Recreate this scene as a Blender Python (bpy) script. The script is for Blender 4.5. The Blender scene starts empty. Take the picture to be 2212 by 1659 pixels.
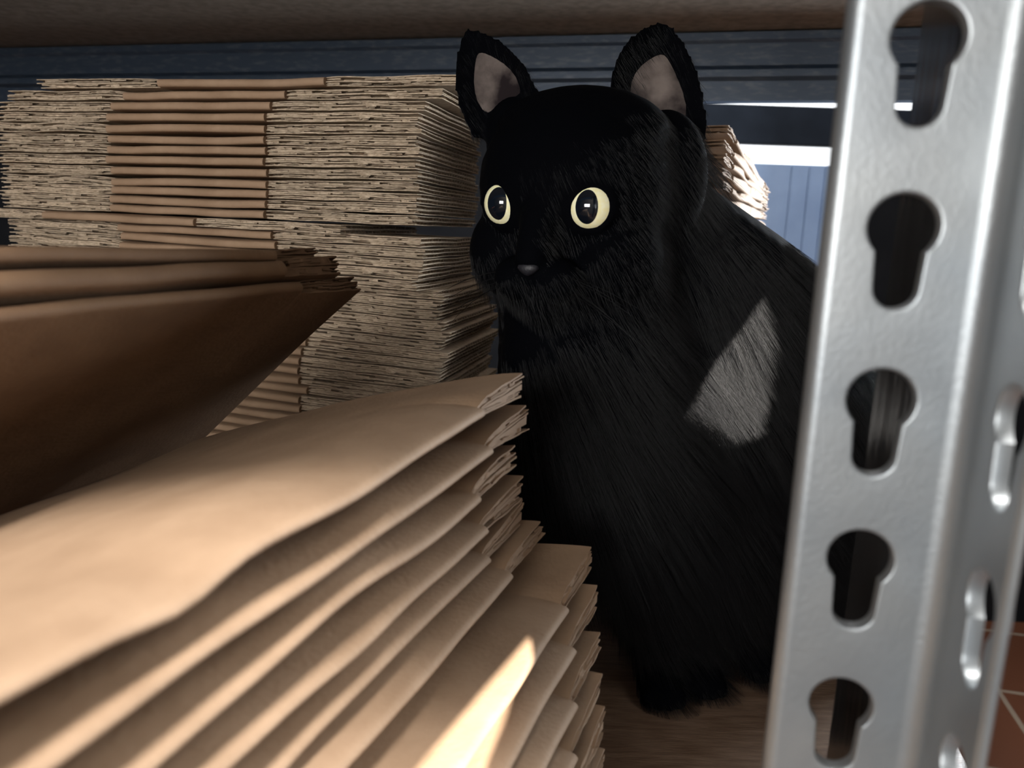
import bpy, bmesh, math, random
import numpy as np
from mathutils import Vector, Matrix, noise
random.seed(7)
R = random.Random(11)
SC = bpy.context.scene
COL = SC.collection

# ------------------------------------------------------------ camera
F_PX = 1650.0
PITCH = math.radians(11.4)
ROLL = math.atan(278 / 8205)
CAM = Vector((0, 0, .29))
FW = Vector((0, math.cos(PITCH), -math.sin(PITCH)))
_r0 = Vector((1, 0, 0)); _u0 = Vector((0, math.sin(PITCH), math.cos(PITCH)))
RT = _r0 * math.cos(ROLL) + _u0 * math.sin(ROLL)
UP = -_r0 * math.sin(ROLL) + _u0 * math.cos(ROLL)
cam_d = bpy.data.cameras.new('camera'); cam = bpy.data.objects.new('camera', cam_d); COL.objects.link(cam)
cam.matrix_world = Matrix(((RT.x, UP.x, -FW.x, CAM.x), (RT.y, UP.y, -FW.y, CAM.y), (RT.z, UP.z, -FW.z, CAM.z), (0, 0, 0, 1)))
cam_d.sensor_width = 36; cam_d.lens = 36 * F_PX / 2212
cam_d.clip_start = .01; cam_d.clip_end = 50
cam_d.dof.use_dof = True; cam_d.dof.focus_distance = .42; cam_d.dof.aperture_fstop = 13
SC.camera = cam

# ------------------------------------------------------------ light
w = bpy.data.worlds.new('world'); SC.world = w; w.use_nodes = True
w.node_tree.nodes['Background'].inputs[0].default_value = (.55, .7, 1, 1)
w.node_tree.nodes['Background'].inputs[1].default_value = .03
SC.view_settings.view_transform = 'Standard'; SC.view_settings.look = 'None'
SC.view_settings.gamma = 1; SC.view_settings.use_curve_mapping = False
SC.view_settings.exposure = 0

def area(name, loc, target, size, power, col, size_y=None):
    l = bpy.data.lights.new(name, 'AREA'); l.energy = power; l.color = col; l.size = size
    if size_y: l.shape = 'RECTANGLE'; l.size_y = size_y
    o = bpy.data.objects.new(name, l); COL.objects.link(o); o.location = loc
    o.rotation_euler = (Vector(target) - Vector(loc)).to_track_quat('-Z', 'Y').to_euler()
    return o
area('ceiling_lamp', (.26, -.10, 1.9), (-.05, .12, .15), .32, 60, (1, .95, .90))
area('room_left_light', (-.50, -.86, .40), (-.1, .45, .30), .62, 14.5, (1, .975, .95), .32)  # added soft light from the front left, no window stands there
area('aisle_light', (.85, -.55, 1.3), (0, .2, .2), .45, 7, (1, .96, .90), .5)
area('far_room_daylight', (1.0, 1.12, .34), (.2, .72, .3), .40, 40, (.86, .93, 1))
area('door_fill_light', (.9, 1.35, 1.3), (.5, 1.9, .1), .5, 2.4, (.62, .76, 1))  # added lamp that brightens the far door, no ceiling fitting known
SUN_DIR = Vector((-.25, .80, -.54)).normalized()
sun = bpy.data.lights.new('sun', 'SUN'); sun.energy = 26; sun.angle = math.radians(.12); sun.color = (1, .93, .84)
sun_o = bpy.data.objects.new('sun', sun); COL.objects.link(sun_o)
sun_o.rotation_euler = SUN_DIR.to_track_quat('-Z', 'Y').to_euler()

# ------------------------------------------------------------ helpers
def ray(px, py):
    return FW + RT * ((px - 1106) / F_PX) - UP * ((py - 829.5) / F_PX)
def onpl(px, py, p0, n):
    a = ray(px, py); p0 = Vector(p0); n = Vector(n)
    return CAM + a * ((p0 - CAM).dot(n) / a.dot(n))
def at(px, py, d): return CAM + ray(px, py) * d

def mesh_obj(name, verts, faces, mat, parent=None, smooth=True):
    me = bpy.data.meshes.new(name)
    me.from_pydata([tuple(v) for v in verts], [], faces)
    bm = bmesh.new(); bm.from_mesh(me); bmesh.ops.recalc_face_normals(bm, faces=bm.faces); bm.to_mesh(me); bm.free()
    me.materials.append(mat)
    if smooth:
        me.polygons.foreach_set('use_smooth', [True] * len(me.polygons))
    o = bpy.data.objects.new(name, me); COL.objects.link(o)
    if parent: o.parent = parent
    return o
def bm_obj(name, bm, mat, parent=None, smooth=False):
    me = bpy.data.meshes.new(name); bmesh.ops.recalc_face_normals(bm, faces=bm.faces); bm.to_mesh(me); bm.free()
    me.materials.append(mat)
    if smooth: me.polygons.foreach_set('use_smooth', [True] * len(me.polygons))
    o = bpy.data.objects.new(name, me); COL.objects.link(o)
    if parent: o.parent = parent
    return o
def empty(name, M=None):
    o = bpy.data.objects.new(name, None); COL.objects.link(o); o.empty_display_size = .02
    if M is not None: o.matrix_world = M
    return o
def tag(o, label=None, cat=None, group=None, kind=None):
    if label: o['label'] = label
    if cat: o['category'] = cat
    if group: o['group'] = group
    if kind: o['kind'] = kind
    return o
def frame(origin, x, y):
    x = Vector(x).normalized(); y = Vector(y); y = (y - x * y.dot(x)).normalized(); z = x.cross(y)
    return Matrix(((x.x, y.x, z.x, origin[0]), (x.y, y.y, z.y, origin[1]), (x.z, y.z, z.z, origin[2]), (0, 0, 0, 1)))

def node_mat(name, base=(.5, .5, .5), rough=.6, metal=0, noise_scale=None, base2=None, stretch=(1, 1, 1), bump=0, bump_scale=300, fac=(.35, .65), coat=0, spec=.5, detail=6, obj_random=0):
    m = bpy.data.materials.new(name); m.use_nodes = True; nt = m.node_tree; b = nt.nodes['Principled BSDF']
    b.inputs['Base Color'].default_value = (*base, 1); b.inputs['Roughness'].default_value = rough; b.inputs['Metallic'].default_value = metal
    b.inputs['Coat Weight'].default_value = coat; b.inputs['Specular IOR Level'].default_value = spec
    tc = nt.nodes.new('ShaderNodeTexCoord'); mp = nt.nodes.new('ShaderNodeMapping'); mp.inputs['Scale'].default_value = stretch
    nt.links.new(tc.outputs['Object'], mp.inputs[0])
    if noise_scale:
        nz = nt.nodes.new('ShaderNodeTexNoise'); nz.inputs['Scale'].default_value = noise_scale; nz.inputs['Detail'].default_value = detail
        nt.links.new(mp.outputs[0], nz.inputs[0])
        rp = nt.nodes.new('ShaderNodeValToRGB'); rp.color_ramp.elements[0].position = fac[0]; rp.color_ramp.elements[1].position = fac[1]
        rp.color_ramp.elements[0].color = (*base, 1); rp.color_ramp.elements[1].color = (*(base2 or base), 1)
        nt.links.new(nz.outputs[0], rp.inputs[0]); out = rp.outputs[0]
        if obj_random:
            oi = nt.nodes.new('ShaderNodeObjectInfo'); mr = nt.nodes.new('ShaderNodeMapRange')
            mr.inputs[3].default_value = 1 - obj_random; mr.inputs[4].default_value = 1 + obj_random
            hs = nt.nodes.new('ShaderNodeHueSaturation')
            nt.links.new(oi.outputs['Random'], mr.inputs[0]); nt.links.new(mr.outputs[0], hs.inputs['Value']); nt.links.new(out, hs.inputs['Color']); out = hs.outputs[0]
        nt.links.new(out, b.inputs['Base Color'])
    if bump:
        n2 = nt.nodes.new('ShaderNodeTexNoise'); n2.inputs['Scale'].default_value = bump_scale; n2.inputs['Detail'].default_value = 4
        bp = nt.nodes.new('ShaderNodeBump'); bp.inputs['Strength'].default_value = bump; bp.inputs['Distance'].default_value = .001
        nt.links.new(mp.outputs[0], n2.inputs[0]); nt.links.new(n2.outputs[0], bp.inputs['Height']); nt.links.new(bp.outputs[0], b.inputs['Normal'])
    return m
M_KRAFT = node_mat('kraft', (.29, .190, .118), .75, 0, 60, (.36, .243, .156), (1, 1, 1), .25, 500, (.3, .7), spec=.3, obj_random=0)
M_BROWN_SHADED = node_mat('shaded_brown_kraft', (.115, .063, .032), .75, 0, 60, (.15, .086, .045), (1, 1, 1), .25, 500, (.3, .7), spec=.3)  # browner board, also darkened to paint in the shade on the leaning pile
M_EDGE = node_mat('kraft_torn_edge', (.34, .26, .18), .9, 0, 300, (.62, .50, .37), (1, 4, 4), .5, 900, spec=.1, obj_random=.12)
M_FLUTE = node_mat('kraft_fluting', (.36, .29, .22), .9, 0, 300, (.44, .36, .28), spec=.1)
M_BOARD = node_mat('particle_board', (.16, .132, .104), .6, 0, 90, (.24, .20, .165), (1, 1, 1), .3, 200, spec=.3)
M_FLOORB = node_mat('worn_shelf_board', (.12, .072, .045), .42, 0, 40, (.22, .15, .105), (1, 7, 1), .35, 120, (.35, .75), spec=.5)
M_BEAM = node_mat('dark_painted_steel', (.055, .080, .12), .42, .2, 80, (.13, .155, .19), (.4, 3, 3), .2, 200, (.5, .8))
M_GALV = node_mat('galvanized_steel', (.255, .28, .30), .42, .7, 25, (.32, .34, .35), (1, 1, 1), .08, 900)
M_SHINY = node_mat('polished_zinc', (.55, .56, .57), .13, .95, None, bump=.25, bump_scale=160, stretch=(1, 1, .05))
M_TILE = None

# ------------------------------------------------------------ the shelf
XS = Vector((.9755, -.2201, 0)); YS = Vector((.2201, .9755, 0)); ZS = Vector((0, 0, 1))
P0 = Vector((.0616, .1571, 0))
def sh(a, b, z): return P0 + XS * a + YS * b + ZS * z
def box_sh(bm, a0, a1, b0, b1, z0, z1, bev=0):
    vs = [bm.verts.new(sh(a, b, z)) for z in (z0, z1) for a, b in ((a0, b0), (a1, b0), (a1, b1), (a0, b1))]
    fs = [(0, 3, 2, 1), (4, 5, 6, 7), (0, 1, 5, 4), (1, 2, 6, 5), (2, 3, 7, 6), (3, 0, 4, 7)]
    g = [bm.faces.new([vs[i] for i in f]) for f in fs]
    if bev: bmesh.ops.bevel(bm, geom=list({e for f in g for e in f.edges}), offset=bev, segments=2, affect='EDGES')
bm = bmesh.new(); box_sh(bm, -1.1, .15, .012, .93, -.018, 0, .001)
tag(bm_obj('shelf_board', bm, M_FLOORB), 'scratched brown wooden shelf board the black cat is sitting on', 'shelf')
ZC = .513
bm = bmesh.new(); box_sh(bm, -1.1, .45, -.028, .93, ZC, ZC + .018, .001)
tag(bm_obj('shelf_board', bm, M_BOARD), 'brown underside of the upper shelf board above the cat', 'shelf')
# back beam: rolled steel profile (b, z)
bm = bmesh.new()
prof = [(.768, .513), (.762, .511), (.762, .503), (.765, .500), (.765, .477), (.771, .474), (.771, .470), (.758, .469), (.758, .464), (.773, .462), (.773, .441), (.785, .440), (.785, .444), (.777, .447), (.79, .513)]
A = [bm.verts.new(sh(-1.1, b, z)) for b, z in prof]; B = [bm.verts.new(sh(.45, b, z)) for b, z in prof]
for i in range(len(prof)):
    j = (i + 1) % len(prof); bm.faces.new((A[i], A[j], B[j], B[i]))
bm.faces.new(A); bm.faces.new(B[::-1])
tag(bm_obj('shelf_beam', bm, M_BEAM), 'dark steel beam under the upper shelf board behind the cat ears', 'beam')

bm = bmesh.new()
pf = [(-.028, ZC), (-.028, .452), (-.022, .445), (-.012, .445), (-.012, .449), (-.023, .456), (-.023, ZC)]  # unseen front beam, set forward to cut lamp light off the boxes
A = [bm.verts.new(sh(-1.1, b, z)) for b, z in pf]; B = [bm.verts.new(sh(-.003, b, z)) for b, z in pf]
for i in range(len(pf)): bm.faces.new((A[i], A[(i + 1) % len(pf)], B[(i + 1) % len(pf)], B[i]))
bm.faces.new(A); bm.faces.new(B[::-1])
tag(bm_obj('shelf_beam', bm, M_BEAM), 'dark steel front beam of the upper shelf, just above the picture', 'beam')

# ------------------------------------------------------------ the post
def keyhole(n=40):
    r1, r2, dz = .0066, .0042, -.0118
    th = math.asin(.0040 / r1)
    pts = []
    # big circle from lower right up and round to lower left
    a0 = -math.pi / 2 + th + .12; a1 = 1.5 * math.pi - th - .12
    for i in range(n): a = a0 + (a1 - a0) * i / (n - 1); pts.append((r1 * math.cos(a), r1 * math.sin(a)))
    for i in range(14): a = math.pi + math.pi * i / 13; pts.append((r2 * math.cos(a), dz + r2 * math.sin(a)))
    return pts
def flange(bm, O, U, N, w0, w1, zlist, uc, z_lo, z_hi, th=.0022):
    """plate spanning w0..w1 along U at O, thickness th along -N, keyholes centred at uc for each z of zlist"""
    O = Vector(O)
    def P(u, z, d=0): return O + U * u + ZS * z - N * d
    cells = []
    zs = sorted(zlist)
    cuts = [z_lo] + [(zs[i] + zs[i + 1]) / 2 - .0035 for i in range(len(zs) - 1)] + [z_hi]
    kh = keyhole()
    for z, c0, c1 in zip(zs, cuts[:-1], cuts[1:]):
        outer = []
        cz = z - .004
        for (x, y) in kh:
            dx, dy = x, y + .004
            lx = (w1 - uc) if dx > 0 else (uc - w0); ly = (c1 - cz) if dy > 0 else (cz - c0)
            k = min(lx / abs(dx) if abs(dx) > 1e-9 else 1e9, ly / abs(dy) if abs(dy) > 1e-9 else 1e9)
            outer.append((uc + dx * k, cz + dy * k))
        rings = []
        rings.append([bm.verts.new(P(u, zz)) for u, zz in outer])
        def off(s): return [(x * (1 + s / .0066), (y + .004) * (1 + s / .0105) - .004) for x, y in kh]
        for s, d in ((.0008, 0), (.0003, .0002), (0, .0007), (0, th + .001)):
            rings.append([bm.verts.new(P(uc + x, z + y, d)) for x, y in off(s)])
        rings.append([bm.verts.new(P(u, zz, th)) for u, zz in outer])
        n = len(kh)
        for r in range(len(rings) - 1):
            for i in range(n):
                j = (i + 1) % n; bm.faces.new((rings[r][i], rings[r][j], rings[r + 1][j], rings[r + 1][i]))
        # corner fill triangles
        for d, r in ((0, rings[0]), (th, rings[-1])):
            for (cu, czz) in ((w0, c0), (w1, c0), (w0, c1), (w1, c1)):
                best = None
                for i in range(n):
                    j = (i + 1) % n
                    (u1, z1), (u2, z2) = outer[i], outer[j]
                    if (abs(u1 - cu) < 1e-7 and abs(z2 - czz) < 1e-7) or (abs(z1 - czz) < 1e-7 and abs(u2 - cu) < 1e-7):
                        best = (i, j)
                if best:
                    v = bm.verts.new(P(cu, czz, d)); bm.faces.new((r[best[0]], r[best[1]], v))
    # edges
    return P
bm = bmesh.new()
zc = [.328 - .0350 * k for k in range(-4, 9)]
zlo, zhi = zc[-1] - .02, ZC
NF = -YS
W_A = .0315
# flange A between u=.0025 and u=W_A-.003
flange(bm, P0, XS, NF, .0028, W_A - .004, zc, .0148, zlo, zhi)
def strip(bm, pts, z0, z1):
    lo = [bm.verts.new((p.x, p.y, z0)) for p in pts]; hi = [bm.verts.new((p.x, p.y, z1)) for p in pts]
    for i in range(len(pts) - 1): bm.faces.new((lo[i], lo[i + 1], hi[i + 1], hi[i]))
# left lip: rolls back
lip = [P0 + XS * .0028]
for k in range(1, 7):
    a = k / 6 * math.pi * .5; lip.append(P0 + XS * (.0028 - .0026 * math.sin(a)) + YS * (.0026 * (1 - math.cos(a))))
lip.append(lip[-1] + YS * .002); lip += [lip[-1] + XS * .0018, P0 + XS * .0028 + YS * .0022]
strip(bm, lip, zlo, zhi)
# right bend: curves towards the viewer into the outer flange
bend = [P0 + XS * (W_A - .004)]
for k in range(1, 9):
    a = k / 8 * math.pi * .5; bend.append(P0 + XS * (W_A - .004 + .004 * math.sin(a)) - YS * (.004 * (1 - math.cos(a))))
strip(bm, bend, zlo, zhi)
# outer flange coming forward, own keyholes facing left
OB = P0 + XS * W_A - YS * .004
flange(bm, OB, -YS, -XS, 0, .0235, [z + .0015 for z in zc], .0150, zlo, zhi)
e0 = OB - YS * .0235
strip(bm, [e0, e0 - YS * .0008 + XS * .0006, e0 - YS * .0008 + XS * .0016, e0 + XS * .0022], zlo, zhi)
# rear flange
RB = P0 + XS * (W_A - .001) + YS * .0022
strip(bm, [P0 + XS * (W_A - .004) + YS * .0022, RB, RB + YS * .004, RB + YS * .004 + XS * .002, P0 + XS * (W_A + .0022) - YS * .004], zlo, zhi)
post = bm_obj('shelf_post', bm, M_GALV, smooth=True)
wn = post.modifiers.new('wn', 'WEIGHTED_NORMAL'); wn.weight = 100; wn.keep_sharp = True
post.data.set_sharp_from_angle(angle=math.radians(35)) if hasattr(post.data, 'set_sharp_from_angle') else None
tag(post, 'grey galvanized steel shelf post with keyhole slots, upright in the right foreground', 'post')

bm = bmesh.new()
q0 = RB + YS * .004
strip(bm, [q0, q0 + YS * .068, q0 + YS * .068 + XS * .002, q0 + XS * .002, q0], zlo, zhi)
rf = bm_obj('rear_flange', bm, M_SHINY, post); rf['label'] = 'shiny rear flange seen through the keyholes'
# ------------------------------------------------------------ cartons
T = .0031
def ident(v): return v
def slab(vs, fs, xs, y0f, y1f, ny, zb, zt, f=None):
    base = len(vs); nx = len(xs)
    for z in (zb, zt):
        for i, x in enumerate(xs):
            a, b = y0f[i], y1f[i]
            for j in range(ny + 1):
                vs.append((x, a + (b - a) * (j / ny) ** 1.6, z))
    st = nx * (ny + 1)
    def ix(l, i, j): return base + l * st + i * (ny + 1) + j
    for i in range(nx - 1):
        for j in range(ny):
            fs.append((ix(0, i, j), ix(0, i, j + 1), ix(0, i + 1, j + 1), ix(0, i + 1, j)))
            fs.append((ix(1, i, j), ix(1, i + 1, j), ix(1, i + 1, j + 1), ix(1, i, j + 1)))
        for j in (0, ny): fs.append((ix(0, i, j), ix(0, i + 1, j), ix(1, i + 1, j), ix(1, i, j)))
    for j in range(ny):
        for i in (0, nx - 1): fs.append((ix(0, i, j), ix(1, i, j), ix(1, i, j + 1), ix(0, i, j + 1)))
def flap_mesh(x0, x1, W, z0, deform, rng, t=T, ny=10, nx=14, inset=.004, pitch=.0068, jag=.0010, core=.42):
    vs, fs = [], []
    L = abs(x1 - x0)
    xs = [x0 + (x1 - x0) * i / nx for i in range(nx + 1)]
    lt = t * .20
    for zb in (z0, z0 + t - lt):
        ph = rng.random() * 9; inj = rng.uniform(-1, 1) * jag * 1.2
        j0 = [inset + inj + jag * (1.2 * noise.noise(Vector((x * 90 + ph, zb * 999, 0))) + rng.uniform(-.5, .5)) for x in xs]
        j1 = [W - inset + rng.uniform(-.5, .5) * jag for x in xs]
        sag = rng.uniform(-.0002, .0002)
        b = len(vs); slab(vs, fs, xs, j0, j1, ny, zb, zb + lt)
        # slight crush of the cut edge
        for k in range(b, len(vs)):
            x, y, z = vs[k]
            q = math.exp(-(y - inset) / .004)
            vs[k] = (x, y, z + q * (sag + .0002 * noise.noise(Vector((x * 120, ph, z * 500)))))
    # ragged crushed fluting along the cut edge in broken runs, open flutes at the end
    sgn = math.copysign(1, x1 - x0); q = 0
    while q < L - .007:
        run = rng.uniform(.004, .014) if core > .6 else rng.uniform(.004, .022)
        if rng.random() < core:
            a0, a1 = x0 + sgn * q, x0 + sgn * min(q + run, L - .006)
            xc = [a0 + (a1 - a0) * i / 6 for i in range(7)]
            rc_ = (.0003, .0005, .0004) if core > .6 else (.0012, .0010, .0008)
            c0 = [inset + rc_[0] + rc_[1] * noise.noise(Vector((x * 260, z0 * 999, 4 + W))) + rng.uniform(-.5, .5) * rc_[2] for x in xc]
            zl = rng.uniform(0, .35) if core < .6 else 0
            slab(vs, fs, xc, c0, [c + .012 for c in c0], 1, z0 + lt * 1.05 + zl * (t - 2 * lt), z0 + t - lt * 1.05 - rng.uniform(0, .35) * (t - 2 * lt) * (core < .6))
        q += run
    # fluting
    n = max(6, int((W - 2 * inset) / pitch * 6)); b = len(vs); kx = 5
    for i in range(kx):
        x = x0 + (x1 - x0) * i / (kx - 1)
        for j in range(n + 1):
            y = inset + .0050 + .0006 * rng.random() + (W - 2 * inset - .006) * j / n
            z = z0 + t / 2 + (t / 2 - lt) * .98 * math.sin(j / 6 * 2 * math.pi)
            vs.append((x, y, z))
    for i in range(kx - 1):
        for j in range(n):
            fs.append((b + i * (n + 1) + j, b + i * (n + 1) + j + 1, b + (i + 1) * (n + 1) + j + 1, b + (i + 1) * (n + 1) + j))
    # ragged torn fluting along the cut long edge
    for _ in range(int(L * 170)):
        x = rng.uniform(min(x0, x1), max(x0, x1) - .006); l = rng.uniform(.005, .016); z = z0 + rng.uniform(.25, .75) * t; y = inset + rng.uniform(-.0012, .0010)
        x2 = min(x + l, max(x0, x1)); h = rng.uniform(.00012, .0003); b = len(vs)
        for (xx, yy, zz) in ((x, y, z), (x2, y + rng.uniform(-.0006, .0006), z + rng.uniform(-.0004, .0004))):
            vs.append((xx, yy, zz - h)); vs.append((xx, yy, zz + h)); vs.append((xx, yy + .004, zz))
        fs += [(b, b + 3, b + 4, b + 1), (b + 1, b + 4, b + 5, b + 2), (b, b + 2, b + 5, b + 3)]
    return [deform(v) for v in vs], fs
def pinch_f(y, pinch, pl):
    return 1 - pinch * math.exp(-max(0, y) / pl)
def body_mesh(x0, x1, W, deform, rng, t=T, nx=16, ny=10, wav=.0, pinch=0, pl=.012, yr=.0):
    T2 = 2 * t; h = T2 / 2; prof = []
    for i in range(9):
        a = -math.pi / 2 - math.pi * i / 8
        prof.append((h * .55 + h * .55 * math.cos(a), h + h * math.sin(a)))
    for j in range(1, ny):
        y = h * .55 + (W - h * 1.1) * (j / ny) ** 1.6; prof.append((y, T2))
    for i in range(5):
        a = math.pi / 2 - math.pi * i / 4; prof.append((W - h * .55 + h * .55 * math.cos(a), h + h * math.sin(a)))
    for j in range(ny - 1, 0, -1):
        y = h * .55 + (W - h * 1.1) * (j / ny) ** 1.6; prof.append((y, 0))
    vs, fs = [], []; n = len(prof); ph = rng.random() * 20
    for i in range(nx + 1):
        x = x0 + (x1 - x0) * i / nx
        for (y, z) in prof:
            dz = 0; dy = wav * .6 * noise.noise(Vector((x * 30, ph, 3))) if y < .02 else 0
            vs.append((x, y + dy, z * pinch_f(y, pinch, pl) + dz))
    for i in range(nx):
        for j in range(n):
            k = (j + 1) % n; fs.append((i * n + j, (i + 1) * n + j, (i + 1) * n + k, i * n + k))
    fs.append(tuple(range(n))); fs.append(tuple(nx * n + j for j in range(n))[::-1])
    return [deform(v) for v in vs], fs
def make_carton(L, F0, F1, W, deform=ident, rng=R, t=T, wav=.0004, ny=10, nxb=16, name='folded_carton', inset=.004, gap=0, jag=.0010, fmat=None, nxf=14, pinch=.0, pl=.012, bmat=None, core=.42):
    root = empty(name); ph = rng.random() * 20; deform0 = deform
    deform = lambda v: deform0((v[0], v[1], v[2] + wav * noise.noise(Vector((v[0] * 22 + ph, v[1] * 20, ph)))))
    v, f = body_mesh(F0, L - F1, W, deform, rng, t, nxb, ny, wav, pinch, pl); bo = mesh_obj('body', v, f, bmat or M_KRAFT, root); bo.data.set_sharp_from_angle(angle=math.radians(50))
    for (a, b) in ((F0, 0), (L - F1, L)):
        if abs(a - b) < .002: continue
        for lay in (0, 1):
            ext = rng.uniform(-.002, .002)
            bb = b + (ext if b > 0 else -ext)
            def df(v, a=a, lay=lay):
                x, y, z = v
                q = math.exp(-abs(x - a) / .008)
                sp = gap * (1 - math.exp(-abs(x - a) / .02)) * (lay * 2 - 1)
                return deform((x, y, z * (1 - (1 - pinch_f(y, pinch, pl)) * q) + sp))
            v, f = flap_mesh(a, bb, W, lay * t, df, rng, t, ny, nxf, inset, jag=jag, core=core)
            fo = mesh_obj('flap', v, f, fmat or M_EDGE, root); fo.data.set_sharp_from_angle(angle=math.radians(40))
    return root
def copy_thing(o):
    r = o.copy(); COL.objects.link(r)
    for ch in o.children:
        c = ch.copy(); COL.objects.link(c); c.parent = r; c.matrix_parent_inverse = ch.matrix_parent_inverse.copy()
    return r
ONES = ['', 'first', 'second', 'third', 'fourth', 'fifth', 'sixth', 'seventh', 'eighth', 'ninth', 'tenth', 'eleventh', 'twelfth', 'thirteenth', 'fourteenth', 'fifteenth', 'sixteenth', 'seventeenth', 'eighteenth', 'nineteenth']
TENS = {2: 'twent', 3: 'thirt', 4: 'fort', 5: 'fift'}
def ordinal(n):
    if n < 20: return ONES[n]
    a, b = divmod(n, 10)
    return TENS[a] + ('ieth' if b == 0 else 'y-' + ONES[b])

# ---- back left stack (front face parallel to the shelf)
protos = [make_carton(.335, .100, .110, .158, rng=random.Random(20 + k), wav=.0012, ny=6, jag=.0006, pinch=.25, pl=.006) for k in range(5)]
protos_used = [False] * 5
corner = Vector((-.066, .520, 0))
def place(protoi, M):
    o = protos[protoi] if not protos_used[protoi] else copy_thing(protos[protoi])
    protos_used[protoi] = True; o.matrix_world = M; return o
z = .3795; k = 0; rr = random.Random(5)
shift = {0: (.045, -.004), 1: (.014, .0), 13: (-.052, -.012), 14: (0.0, 0)}
slots = []
zz = .3790
while zz > .006:
    slots.append(zz); zz -= .00735
nslots = len(slots)
for k, z in enumerate(slots):
    da, db = shift.get(k, (rr.uniform(-.005, .004), rr.uniform(-.0015, .0015)))
    tilt = min(1, max(0, (k - 9) / 12)) * .040
    if k > 30: tilt = .04 * max(0, (nslots - k) / (nslots - 30))
    yaw = rr.uniform(-.006, .006)
    if k >= 19: da += .010; db += .022
    X = XS * math.cos(yaw) + YS * math.sin(yaw); Y = -XS * math.sin(yaw) + YS * math.cos(yaw)
    Xt = (X - ZS * tilt).normalized()
    rc = corner + XS * da + YS * db + ZS * z
    org = rc - Xt * .335
    o = place(rr.randrange(5), frame(org, Xt, Y))
    if k == 0: lab = 'topmost flattened cardboard box of the back stack left of the cat'
    elif k == 13: lab = 'flattened cardboard box sticking out forward from the middle of the back stack'
    else: lab = f'flattened cardboard box {ordinal(k+1)} from the top of the back stack left of the cat'
    tag(o, lab, 'cardboard box', 'flattened boxes in the back stack left of the cat')

# ---- right back stack, lit from the far room, behind the cat
d2 = Vector((.449, .893, 0)); n2 = Vector((-.893, .449, 0))
rprotos = []
for k in range(4):
    def df(v, k=k):
        x, y, z = v
        q = math.sin(min(1, max(0, (x - .02) / .19)) * math.pi)
        return (x, y, z + .0035 * q * (1 if z > T else -1) * math.exp(-y / .03) * (.6 + .4 * (k % 2)))
    rprotos.append(make_carton(.225, .030, .045, .165, deform=df, rng=random.Random(60 + k), wav=.0015, ny=8, inset=.002, pinch=.45, pl=.02, fmat=M_KRAFT))
rc = onpl(1578, 272, (0, .635, 0), (0, 1, 0)); rused = [False] * 4
zt = rc.z - .006; k = 0
while zt > .004:
    j = k % 4
    o = rprotos[j] if not rused[j] else copy_thing(rprotos[j]); rused[j] = True
    droop = -.16 * math.exp(-k / 3.0)
    X = (d2 + ZS * droop).normalized()
    off = rr.uniform(-.004, .004)
    o.matrix_world = frame(Vector((rc.x, rc.y, zt)) + d2 * off, X, n2)
    tag(o, 'topmost flattened cardboard box of the daylit stack behind the cat' if k == 0 else f'flattened cardboard box {ordinal(k+1)} from the top of the daylit stack behind the cat', 'cardboard box', 'flattened boxes in the stack behind the cat')
    zt -= .0108 if k < 12 else .0080; k += 1

# ---- front stack, fanned
D1 = Vector((.371, .9286, 0)); N1 = Vector((.9286, -.371, 0)); NL = -N1
front = [(.2260, .102, .2324), (.2105, .102, .2395), (.1970, .102, .2304), (.1827, .102, .2373), (.1708, .102, .2402), (.1603, .096, .2487),
         (.1457, .0773, .2607), (.1327, .0715, .2533), (.1207, .0660, .2400), (.1090, .0615, .2280), (.0975, .058, .2220), (.0865, .056, .2180),
         (.0760, .055, .2150), (.0650, .054, .206), (.0545, .054, .207), (.0440, .053, .206), (.0335, .053, .208), (.0230, .053, .206), (.0125, .053, .207), (.003, .053, .206)]
LF, FL = .30, .040
names = {0: 'topmost flattened cardboard box of the fanned front stack, its surface sloping to the left'}
for i, (zf, p, s) in enumerate(front):
    zb_ratio = .78
    drop = zf * (1 - zb_ratio)
    def df(v, i=i, drop=drop):
        x, y, z = v
        xx = x - LF + FL + 0.0  # 0 at right fold end
        zz = z - drop * (max(0, y) / .166) ** 1.25
        zz += .028 * (xx)      # far end slightly higher
        if i == 0:
            sx = .232 + xx
            zz -= .0028 * math.exp(-((sx - .098) / .012) ** 2) * math.exp(-y / .03)
            zz -= .0015 * math.exp(-((sx - .15) / .04) ** 2) * math.exp(-y / .05)
        if i < 8: zz += .0016 * noise.noise(Vector((x * 14, y * 10, i * 3.1)))
        # flap end lifts and splits a little
        if xx > 0: zz += (.10 if z > T else -.02) * xx * xx / .04 * (.5 + .5 * math.sin(i * 2.1)) * .6
        return (x, y, zz)
    rg = random.Random(100 + i)
    fl = FL + rg.uniform(-.006, .006)
    o = make_carton(LF, .0, FL, .172, deform=df, rng=rg, t=.0038, pinch=.62, pl=.017, wav=.0012, jag=.0004, core=.9, ny=18, nxb=40, inset=.0035, fmat=M_KRAFT, gap=.0004, nxf=10)
    org = CAM.copy(); org.z = 0
    org = Vector((0, 0, 0)) + NL * p + D1 * (s - (LF - FL)) + ZS * zf
    o.matrix_world = frame(org, D1, NL)
    tag(o, names.get(i, f'flattened cardboard box {ordinal(i+1)} from the top of the fanned front stack'), 'cardboard box', 'flattened boxes in the fanned front stack')

# ---- leaning brown cartons at the left, shade darkened into their colour
def sp(px, py, p):
    q = onpl(px, py, Vector((0, 0, 0)) + NL * p, N1); return q.dot(D1), q.z
pB = .193
sB, zB = sp(788, 614, pB); s1, z1 = sp(660, 600, pB)
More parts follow.
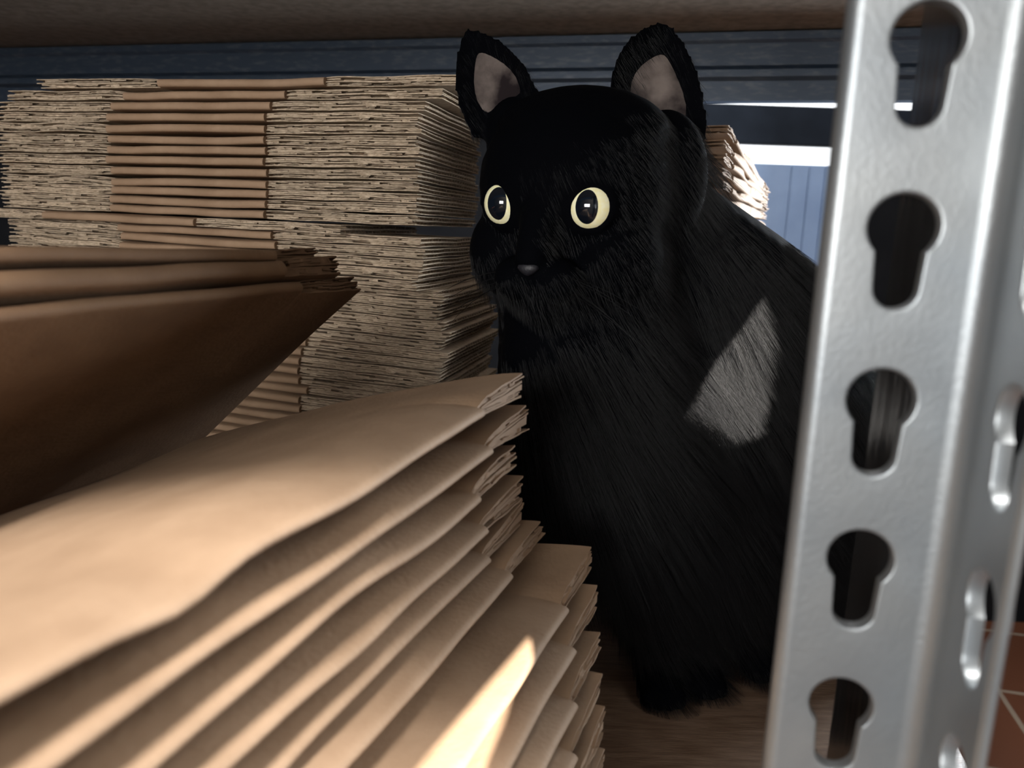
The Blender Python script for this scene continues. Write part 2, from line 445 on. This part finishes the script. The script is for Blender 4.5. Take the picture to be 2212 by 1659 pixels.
# steep one whose broad face is seen
Yd = (NL * .1085 - ZS * .093).normalized()
def dfl(v):
    x, y, z = v
    return (x, y, z + .0020 * noise.noise(Vector((x * 10, y * 9, 7))))
Lw = .34
o = make_carton(Lw, 0, sB - s1, .160, deform=dfl, rng=random.Random(301), t=.0036, pinch=.4, ny=16, nxb=30, core=.85, jag=.0005, inset=.003, fmat=M_BROWN_SHADED, bmat=M_BROWN_SHADED, wav=.001)
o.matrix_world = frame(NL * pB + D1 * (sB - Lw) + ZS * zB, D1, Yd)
tag(o, 'large shaded brown cardboard box leaning left, its broad face towards the viewer', 'cardboard box', 'leaning boxes at the left')
for i, (q0, q1, zr, zl, dr) in enumerate((((625, 575), (750, 580), .2705, .2705, -.55), ((600, 545), (700, 560), .2755, .2790, -.42))):
    p = .193 + .004 * i
    sa, za = sp(*q0, p); sb, zb = sp(*q1, p)
    X = (D1 * .2 + ZS * (zr - zl)).normalized()
    def dfm(v, i=i):
        x, y, z = v
        return (x, y, z + .0012 * noise.noise(Vector((x * 12, y * 10, i * 5.0))) - .2 * y * y)
    o = make_carton(.34, 0, max(.02, sb - sa), .17, deform=dfm, rng=random.Random(310 + i), t=.0040 - .0012 * i, ny=12, nxb=24, core=.85, jag=.0005, inset=.003, fmat=M_BROWN_SHADED, bmat=M_BROWN_SHADED, wav=.001, pinch=.25, gap=.0004)
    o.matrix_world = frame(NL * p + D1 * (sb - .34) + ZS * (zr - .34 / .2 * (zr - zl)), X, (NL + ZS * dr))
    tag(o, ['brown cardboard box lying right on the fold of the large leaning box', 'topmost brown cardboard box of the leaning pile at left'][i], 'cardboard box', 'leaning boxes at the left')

# ------------------------------------------------------------ cat
M_FUR = bpy.data.materials.new('black_fur'); M_FUR.use_nodes = True
b = M_FUR.node_tree.nodes['Principled BSDF']; b.inputs['Base Color'].default_value = (.0012, .0014, .0022, 1); b.inputs['Roughness'].default_value = .8; b.inputs['Specular IOR Level'].default_value = .02
M_HAIR = bpy.data.materials.new('black_hair'); M_HAIR.use_nodes = True
b = M_HAIR.node_tree.nodes['Principled BSDF']; b.inputs['Base Color'].default_value = (.0026, .003, .0046, 1); b.inputs['Roughness'].default_value = .34; b.inputs['Specular IOR Level'].default_value = .17
hnt = M_HAIR.node_tree; hi = hnt.nodes.new('ShaderNodeHairInfo'); hr = hnt.nodes.new('ShaderNodeValToRGB')
hr.color_ramp.elements[0].position = .35; hr.color_ramp.elements[0].color = (.0008, .0009, .0014, 1); hr.color_ramp.elements[1].position = 1; hr.color_ramp.elements[1].color = (.014, .0145, .016, 1)
hnt.links.new(hi.outputs['Random'], hr.inputs[0]); hnt.links.new(hr.outputs[0], hnt.nodes['Principled BSDF'].inputs['Base Color'])
M_SKIN = node_mat('ear_skin', (.014, .010, .011), .8, 0, 34, (.17, .14, .125), (1, 1, 1), .3, 300, (.44, .66), spec=.08)
M_NOSE = node_mat('nose_leather', (.010, .010, .014), .5, 0, None, spec=.5, bump=.3, bump_scale=900)
M_IRIS = node_mat('iris_yellow', (.98, .92, .52), .4, 0, 500, (1.0, .98, .70), (1, 1, 1), coat=.08)
M_PUPIL = node_mat('pupil_black', (.004, .006, .010), .06, 0, None, spec=.6, coat=.3)

class SDF:
    def __init__(s): s.bm = bmesh.new()
    def ell(s, c, r, M3=None, sub=3):
        m = Matrix.Diagonal((*r, 1)) if hasattr(r, '__len__') else Matrix.Diagonal((r, r, r, 1))
        if M3 is not None: m = M3.to_4x4() @ m
        bmesh.ops.create_icosphere(s.bm, subdivisions=sub, radius=1, matrix=Matrix.Translation(c) @ m)
    def cap(s, a, b, ra, rb, n=None):
        a = Vector(a); b = Vector(b); L = (b - a).length; n = n or max(3, int(L / (min(ra, rb) * .22)))
        for i in range(n + 1): s.ell(a.lerp(b, i / n), ra + (rb - ra) * i / n, sub=2 if ra < .02 else 3)
    def chain(s, pts):
        for (a, ra), (b_, rb) in zip(pts[:-1], pts[1:]): s.cap(a, b_, ra, rb)
S = SDF()
HC = at(1238, 462, .40)
vd = Vector((HC.x, HC.y, 0)).normalized()
yaw = math.radians(22)
hf = Vector((-vd.x, -vd.y, 0)); hf = Matrix.Rotation(-yaw, 3, 'Z') @ hf
hf = (hf - ZS * .06).normalized()
hs = ZS.cross(hf).normalized()      # points to image right
ht = hf.cross(hs).normalized()
tiltm = Matrix.Rotation(math.radians(-1), 3, hf); hs = tiltm @ hs; ht = tiltm @ ht
def H(f, s_, t): return HC + hf * f + hs * s_ + ht * t
HM = Matrix((hs, hf, ht)).transposed()
S.ell(H(0, 0, .013), (.051, .046, .048), HM)
S.ell(H(-.012, 0, .006), (.049, .045, .052), HM)
for sg in (-1, 1):
    S.ell(H(.010, sg * .028, -.020), (.024, .028, .026), HM)       # cheeks
    S.ell(H(.042, sg * .0095, -.030), (.0135, .0125, .0115), HM)   # whisker pads
    S.ell(H(.020, sg * .023, .0065), (.019, .0185, .019), HM)      # eye socket
S.cap(H(.030, 0, .016), H(.050, 0, -.019), .013, .0085)
S.cap(H(.038, 0, -.040), H(.022, 0, -.044), .0105, .018)
S.ell(H(.02, 0, -.034), (.030, .026, .020), HM)
S.ell(H(-.006, 0, .040), (.047, .034, .024), HM)               # flat top between the ears
S.ell(H(-.012, -.043, .036), (.014, .014, .024), HM); S.ell(H(-.030, .038, .018), (.024, .020, .036), HM)
# eyelid rings
ER = .0116
eyes = []
for sg in (-1, 1):
    ax = (hf * 1.0 + hs * (.06 + sg * .10) + ht * .02).normalized()
    c = H(.0325, sg * .0222, .0050)
    eyes.append((c, ax, sg))
    e1 = hs - ax * hs.dot(ax); e1.normalize(); e2 = ax.cross(e1)
    for k in range(30):
        a = k / 30 * 2 * math.pi
        S.ell(c + ax * .0050 + e1 * .0112 * math.cos(a) + e2 * .0108 * math.sin(a), .0021, sub=1)
# ears: solid leaf shapes with a hollow front
def ear(bl, br, tip, bow, depth, th=.0024):
    bl, br, tip = Vector(bl), Vector(br), Vector(tip); mid = (bl + br) / 2
    up = tip - mid; lat = (br - bl) / 2
    nrm = lat.cross(up).normalized()
    if nrm.dot(hf) < 0: nrm = -nrm
    NU, NV = 14, 16; grid = []
    for v in range(NV + 1):
        q = v / NV; wd = (1 - q ** 2.1) ** .78 * (1 + .10 * math.sin(q * math.pi)) + .06
        row = []
        for u_ in range(NU + 1):
            a = (u_ / NU * 2 - 1)
            back = -depth * math.cos(a * math.pi / 2) ** .8 * (1 - q * .75)
            row.append(mid + up * q + lat * (a * wd) + nrm * (back + bow * math.sin(q * math.pi)))
        grid.append(row)
    return grid, nrm
def add_ear(g, nrm, bm, th=.0026):
    NV, NU = len(g), len(g[0])
    f = [[bm.verts.new(p) for p in r] for r in g]; k = [[bm.verts.new(p - nrm * th) for p in r] for r in g]
    for i in range(NV - 1):
        for j in range(NU - 1):
            bm.faces.new((f[i][j], f[i][j + 1], f[i + 1][j + 1], f[i + 1][j])); bm.faces.new((k[i][j], k[i + 1][j], k[i + 1][j + 1], k[i][j + 1]))
        for j in (0, NU - 1): bm.faces.new((f[i][j], f[i + 1][j], k[i + 1][j], k[i][j]))
    for j in range(NU - 1):
        for i in (0, NV - 1): bm.faces.new((f[i][j], k[i][j], k[i][j + 1], f[i][j + 1]))
DE = HC.y / .985
def hp(px, py, f):   # point seen at px,py at head depth offset f (towards camera)
    return at(px, py, .41 - f)
ears = []
gL = ear(hp(1028, 300, .000), hp(1165, 215, .010), hp(1003, 58, -.005), .003, .012)
gR = ear(hp(1322, 215, .006), hp(1510, 335, -.004), hp(1450, 45, -.004), .003, .018)
for g, nrm in (gL, gR): add_ear(g, nrm, S.bm); ears.append((g, nrm))
# neck, trunk, legs
S.chain([(H(-.012, 0, -.012), .046), (HC + Vector((.012, .018, -.065)), .050), (HC + Vector((.020, .022, -.12)), .058)])
S.ell(HC + Vector((.004, -.002, -.075)), (.040, .032, .045))
ch = HC + Vector((.026, .026, -.135))
S.ell(ch, (.060, .060, .068))
S.chain([(ch + Vector((.012, .018, .035)), .058), (Vector((.165, .492, .205)), .070), (Vector((.225, .545, .165)), .085), (Vector((.265, .600, .115)), .085)])
S.chain([(at(1440, 560, .455), .048), (at(1545, 660, .465), .055), (at(1632, 735, .475), .056)])
S.ell(Vector((.150, .50, .130)), (.070, .070, .080))
for (sx, sy, fx, fy) in ((.072, .425, .101, .449), (.118, .435, .130, .462)):
    S.chain([(Vector((sx, sy + .02, .135)), .040), (Vector(((sx + fx) / 2, (sy + fy) / 2 + .012, .085)), .022), (Vector((fx - .003, fy + .006, .030)), .0150), (Vector((fx, fy, .013)), .0135)])
    S.ell(Vector((fx, fy - .008, .0095)), (.0155, .020, .0095))
    for k in (-1.5, -.5, .5, 1.5): S.ell(Vector((fx + k * .0068, fy - .023 + abs(k) * .0025, .0070)), (.0046, .0085, .0068), sub=2)
# haunches, hind paws and tail
for sx, sy in ((.19, .545), (.265, .585)):
    S.ell(Vector((sx, sy, .075)), (.050, .075, .072)); S.chain([(Vector((sx - .01, sy - .04, .02)), .018), (Vector((sx - .02, sy - .085, .014)), .013)])
S.chain([(Vector((.27, .64, .05)), .018), (Vector((.305, .60, .018)), .014), (Vector((.290, .53, .014)), .012), (Vector((.250, .48, .013)), .010)])
me = bpy.data.meshes.new('cat_raw'); S.bm.to_mesh(me); S.bm.free()
tmp = bpy.data.objects.new('cat_raw', me); COL.objects.link(tmp)
m = tmp.modifiers.new('r', 'REMESH'); m.mode = 'VOXEL'; m.voxel_size = .0019; m.use_smooth_shade = True
m = tmp.modifiers.new('s', 'SMOOTH'); m.factor = .5; m.iterations = 5
dg = bpy.context.evaluated_depsgraph_get(); dg.update()
cme = bpy.data.meshes.new_from_object(tmp.evaluated_get(dg)); bpy.data.objects.remove(tmp)
cme.name = 'cat'; cme.materials.clear(); cme.materials.append(M_FUR); cme.materials.append(M_HAIR)
cat = bpy.data.objects.new('cat', cme); COL.objects.link(cat)
cme.polygons.foreach_set('use_smooth', [True] * len(cme.polygons))
tag(cat, 'black cat with round pale yellow eyes sitting among the flattened boxes', 'cat')
# fur density / length groups
vg = cat.vertex_groups.new(name='density'); vl = cat.vertex_groups.new(name='length')
co = np.empty(len(cme.vertices) * 3); cme.vertices.foreach_get('co', co); co = co.reshape(-1, 3)
hc = np.array(HC); rel = co - hc
ff = rel @ np.array(hf); ss = rel @ np.array(hs); tt = rel @ np.array(ht)
dens = np.ones(len(co)); leng = np.ones(len(co))
dist = np.linalg.norm(rel, axis=1)
leng = np.clip((dist - .045) / .05, .22, 1.0)
face = (ff > .02) & (dist < .07); leng[face] = .16
earm = (tt > .036) & (dist < .14); leng[earm] = .18
for c, ax, sg in eyes:
    dd = np.linalg.norm(co - np.array(c + ax * .008), axis=1); dens[dd < .0145] = 0
nd = np.linalg.norm(co - np.array(H(.056, 0, -.020)), axis=1); dens[nd < .009] = 0
for g, nrm in ears:
    c = sum((g[i][j] for i in range(2, 12) for j in (5, 7, 9)), Vector()) / 30
leng[(co[:, 2] < .05)] *= .5
for lo in np.unique(np.round(leng, 2)):
    vl.add(np.nonzero(np.abs(np.round(leng, 2) - lo) < 1e-6)[0].tolist(), float(lo), 'REPLACE')
vg.add(np.nonzero(dens > .5)[0].tolist(), 1.0, 'REPLACE')
pm = cat.modifiers.new('fur', 'PARTICLE_SYSTEM'); ps = pm.particle_system; st = ps.settings
st.type = 'HAIR'; st.count = 42000; st.hair_length = .011; st.hair_step = 3
ps.vertex_group_density = 'density'; ps.vertex_group_length = 'length'
st.emit_from = 'FACE'; st.use_advanced_hair = True
st.normal_factor = .0042; st.object_align_factor = (.0050, .0010, -.0090); st.factor_random = .0010
st.child_type = 'INTERPOLATED'; st.rendered_child_count = 5; st.child_length = 1; st.clump_factor = .55; st.roughness_2 = .0015; st.roughness_endpoint = .002
st.root_radius = 1; st.tip_radius = .15; st.radius_scale = .00010; st.material = 2
# eyes
def cap_mesh(name, c, ax, e1, e2, Rr, ra, rb, mat, parent, n=28, m=6, lift=0):
    vs = [c + ax * (Rr + lift)]; fs = []
    for i in range(1, m + 1):
        for j in range(n):
            a = j / n * 2 * math.pi; x = ra * i / m * math.cos(a); y = rb * i / m * math.sin(a)
            z = math.sqrt(max(0, Rr * Rr - x * x - y * y)) + lift * (1 - (i / m) ** 4)
            vs.append(c + e1 * x + e2 * y + ax * z)
    for j in range(n): fs.append((0, 1 + j, 1 + (j + 1) % n))
    for i in range(m - 1):
        for j in range(n):
            k = (j + 1) % n; fs.append((1 + i * n + j, 1 + (i + 1) * n + j, 1 + (i + 1) * n + k, 1 + i * n + k))
    return mesh_obj(name, vs, fs, mat, parent)
for c, ax, sg in eyes:
    e1 = (hs - ax * hs.dot(ax)).normalized(); e2 = ax.cross(e1)
    bm = bmesh.new(); bmesh.ops.create_uvsphere(bm, u_segments=32, v_segments=20, radius=ER, matrix=Matrix.Translation(c))
    ey = bm_obj('eye', bm, M_IRIS, cat, True); ey['label'] = 'pale yellow eye with a wide black pupil'
    cap_mesh('pupil', c, ax, e1, e2, ER + .0002, .0053, .0078, M_PUPIL, ey, lift=.0003)
# inner ears
for g, nrm in ears:
    vs, fs = [], []; m_, n_ = 7, 24
    def gp(u, v):
        i_, j_ = int(v), int(u); a, b_ = v - i_, u - j_
        return g[i_][j_].lerp(g[i_][j_ + 1], b_).lerp(g[i_ + 1][j_].lerp(g[i_ + 1][j_ + 1], b_), a)
    vs.append(gp(7.4, 6.2) + nrm * .0026)
    for i in range(1, m_ + 1):
        for j in range(n_):
            a = j / n_ * 2 * math.pi; r_ = i / m_
            vs.append(gp(7.4 + 4.2 * r_ * math.cos(a) * (1 - .25 * math.sin(a)), 6.6 + 5.4 * r_ * math.sin(a)) + nrm * (.0026 - .0030 * r_ ** 3))
    for j in range(n_): fs.append((0, 1 + j, 1 + (j + 1) % n_))
    for i in range(m_ - 1):
        for j in range(n_):
            k = (j + 1) % n_; fs.append((1 + i * n_ + j, 1 + (i + 1) * n_ + j, 1 + (i + 1) * n_ + k, 1 + i * n_ + k))
    b0 = len(vs)
    vs += [v - nrm * .0014 for v in vs]; fs += [tuple(b0 + i for i in f[::-1]) for f in fs[:]]
    o = mesh_obj('inner_ear', vs, fs, M_SKIN, cat); o['label'] = 'thinly furred greyish pink inside of the ear'
# nose
bm = bmesh.new()
nc = H(.0545, .0005, -.0235)
bmesh.ops.create_icosphere(bm, subdivisions=3, radius=1, matrix=Matrix.Translation(nc) @ HM.to_4x4() @ Matrix.Diagonal((.0054, .0034, .0036, 1)))
for v in bm.verts:
    q = v.co - nc; t_ = q.dot(ht); v.co -= hs * q.dot(hs) * max(0, -t_ / .0042) * .55
bm_obj('nose', bm, M_NOSE, cat, True)
# whiskers
def tube(pts, r0, r1, n=5):
    vs, fs = [], []
    for i, p in enumerate(pts):
        a = (pts[min(i + 1, len(pts) - 1)] - pts[max(i - 1, 0)]).normalized(); e = a.orthogonal().normalized(); f = a.cross(e)
        r = r0 + (r1 - r0) * i / (len(pts) - 1)
        for k in range(n): t_ = k / n * 2 * math.pi; vs.append(p + e * r * math.cos(t_) + f * r * math.sin(t_))
    for i in range(len(pts) - 1):
        for k in range(n): l = (k + 1) % n; fs.append((i * n + k, i * n + l, (i + 1) * n + l, (i + 1) * n + k))
    return vs, fs
wr = random.Random(3)
for sg in (-1, 1):
    for k in range(6):
        b0 = H(.047 - .003 * (k % 3), sg * (.012 + .003 * (k % 3)), -.026 - .0035 * (k // 2))
        dv = (hs * sg * 1.0 + hf * .25 - ht * (.10 + .35 * k / 5)).normalized(); L = wr.uniform(.04, .058)
        pts = [b0 + dv * L * q - ZS * .012 * q * q - hf * .012 * q * q for q in (0, .25, .5, .75, 1)]
        v, f = tube(pts, .00018, .00004); mesh_obj('whisker', v, f, M_HAIR, cat)

# ------------------------------------------------------------ the room beyond
M_WHITE = node_mat('lit_window_pane', (.9, .9, .9), .5); nb = M_WHITE.node_tree.nodes['Principled BSDF']
nb.inputs['Emission Color'].default_value = (.93, .97, 1, 1); nb.inputs['Emission Strength'].default_value = 1.6
M_DARKW = node_mat('dark_grey_paint', (.010, .014, .021), .8, 0, 20, (.014, .019, .028), spec=.15)
M_BLUE = node_mat('pale_blue_door_paint', (.20, .29, .46), .5, 0, 10, (.24, .34, .52))
M_WALL = node_mat('dark_wall_paint', (.006, .0065, .008), .9, 0, 12, (.009, .0095, .011), spec=.1)
YF = 1.9
def wbox(name, x0, x1, y0, y1, z0, z1, mat, parent=None, bev=0):
    bm = bmesh.new(); bmesh.ops.create_cube(bm, size=1, matrix=Matrix.Translation(((x0 + x1) / 2, (y0 + y1) / 2, (z0 + z1) / 2)) @ Matrix.Diagonal((x1 - x0, y1 - y0, z1 - z0, 1)))
    if bev: bmesh.ops.bevel(bm, geom=bm.edges[:], offset=bev, segments=2, affect='EDGES')
    return bm_obj(name, bm, mat, parent)
def yz(px, py, Y): q = onpl(px, py, (0, Y, 0), (0, 1, 0)); return q.x, q.z
x1650, zrt = yz(1650, 230, YF); _, zrb = yz(1700, 315, YF); _, zwb = yz(1750, 357, YF); _, zwt = yz(1650, 200, YF)
pane = wbox('window_1', -.2, 1.6, YF + .02, YF + .03, zwb - .002, zwt + .35, M_WHITE); tag(pane, kind='structure')
wbox('window_rail', -.2, 1.6, YF - .02, YF + .012, zrb, zrt, M_DARKW, pane, .002)
dx0, _ = yz(1500, 450, YF); dx1, _ = yz(1793, 450, YF)
door = wbox('door_1', dx0, dx1, YF, YF + .04, -.7, zwb, M_BLUE); tag(door, kind='structure')
for px in (1700, 1738, 1772):
    gx, _ = yz(px, 450, YF); wbox('door_moulding', gx, gx + .008, YF - .008, YF, -.7, zwb - .004, M_BLUE, door, .002)
tag(wbox('trim_1', dx1, dx1 + .05, YF - .02, YF + .04, -.7, zwb, M_DARKW, bev=.003), kind='structure')
tag(wbox('wall_far', -2.0, dx0, YF, YF + .06, -.7, 1.8, M_WALL), kind='structure')
tag(wbox('wall_far_right', dx1 + .05, 2.2, YF, YF + .06, -.7, zwb, M_WALL), kind='structure')
# tiled room floor
M_TILE = bpy.data.materials.new('terracotta_tile'); M_TILE.use_nodes = True; nt = M_TILE.node_tree; b = nt.nodes['Principled BSDF']
tc = nt.nodes.new('ShaderNodeTexCoord'); br = nt.nodes.new('ShaderNodeTexBrick'); br.offset = 0
br.inputs['Scale'].default_value = 1; br.inputs['Brick Width'].default_value = .30; br.inputs['Row Height'].default_value = .30; br.inputs['Mortar Size'].default_value = .006
br.inputs['Color1'].default_value = (.11, .040, .020, 1); br.inputs['Color2'].default_value = (.13, .048, .024, 1); br.inputs['Mortar'].default_value = (.26, .21, .16, 1)
nt.links.new(tc.outputs['Object'], br.inputs[0]); nt.links.new(br.outputs[0], b.inputs['Base Color']); b.inputs['Roughness'].default_value = .5
bm = bmesh.new(); bmesh.ops.create_grid(bm, x_segments=1, y_segments=1, size=3); fl = bm_obj('floor', bm, M_TILE); fl.location = (.05, .9, -.7); fl.rotation_euler = (0, 0, math.radians(-13)); tag(fl, kind='structure')

# ------------------------------------------------------------ unseen wall added behind the viewer, openings shaped to cast the sun patches
YN = -1.0
def back(p):
    k = (YN - p.y) / SUN_DIR.y; q = p + SUN_DIR * k; return (q.x, q.z)
patch_a = [back(onpl(px, py, (0, 0, .151), (0, 0, 1))) for px, py in ((1152, 1362), (1168, 1425), (1140, 1560), (1110, 1659), (1090, 1800), (790, 1800), (905, 1659))]
patch_b = [back(onpl(px, py, (0, .435, 0), (0, 1, 0))) for px, py in ((1590, 688), (1600, 780), (1592, 905), (1562, 990), (1500, 1005), (1455, 985), (1382, 968))]
bm = bmesh.new()
edges = []
for loop in (((-2.6, -.7), (3.4, -.7), (3.4, 2.6), (-2.6, 2.6)), patch_a, patch_b):
    vs = [bm.verts.new((x, YN, z)) for x, z in loop]
    for i in range(len(vs)): edges.append(bm.edges.new((vs[i], vs[(i + 1) % len(vs)])))
bmesh.ops.triangle_fill(bm, use_beauty=True, edges=edges)
r_ = bmesh.ops.extrude_face_region(bm, geom=bm.faces[:])
for v in r_['geom']:
    if isinstance(v, bmesh.types.BMVert): v.co.y -= .004
M_NEAR = node_mat('gobo_wall_plaster', (.20, .18, .16), .8, 0, 12, (.23, .21, .185))
tag(bm_obj('sun_gobo_wall', bm, M_NEAR), kind='structure')
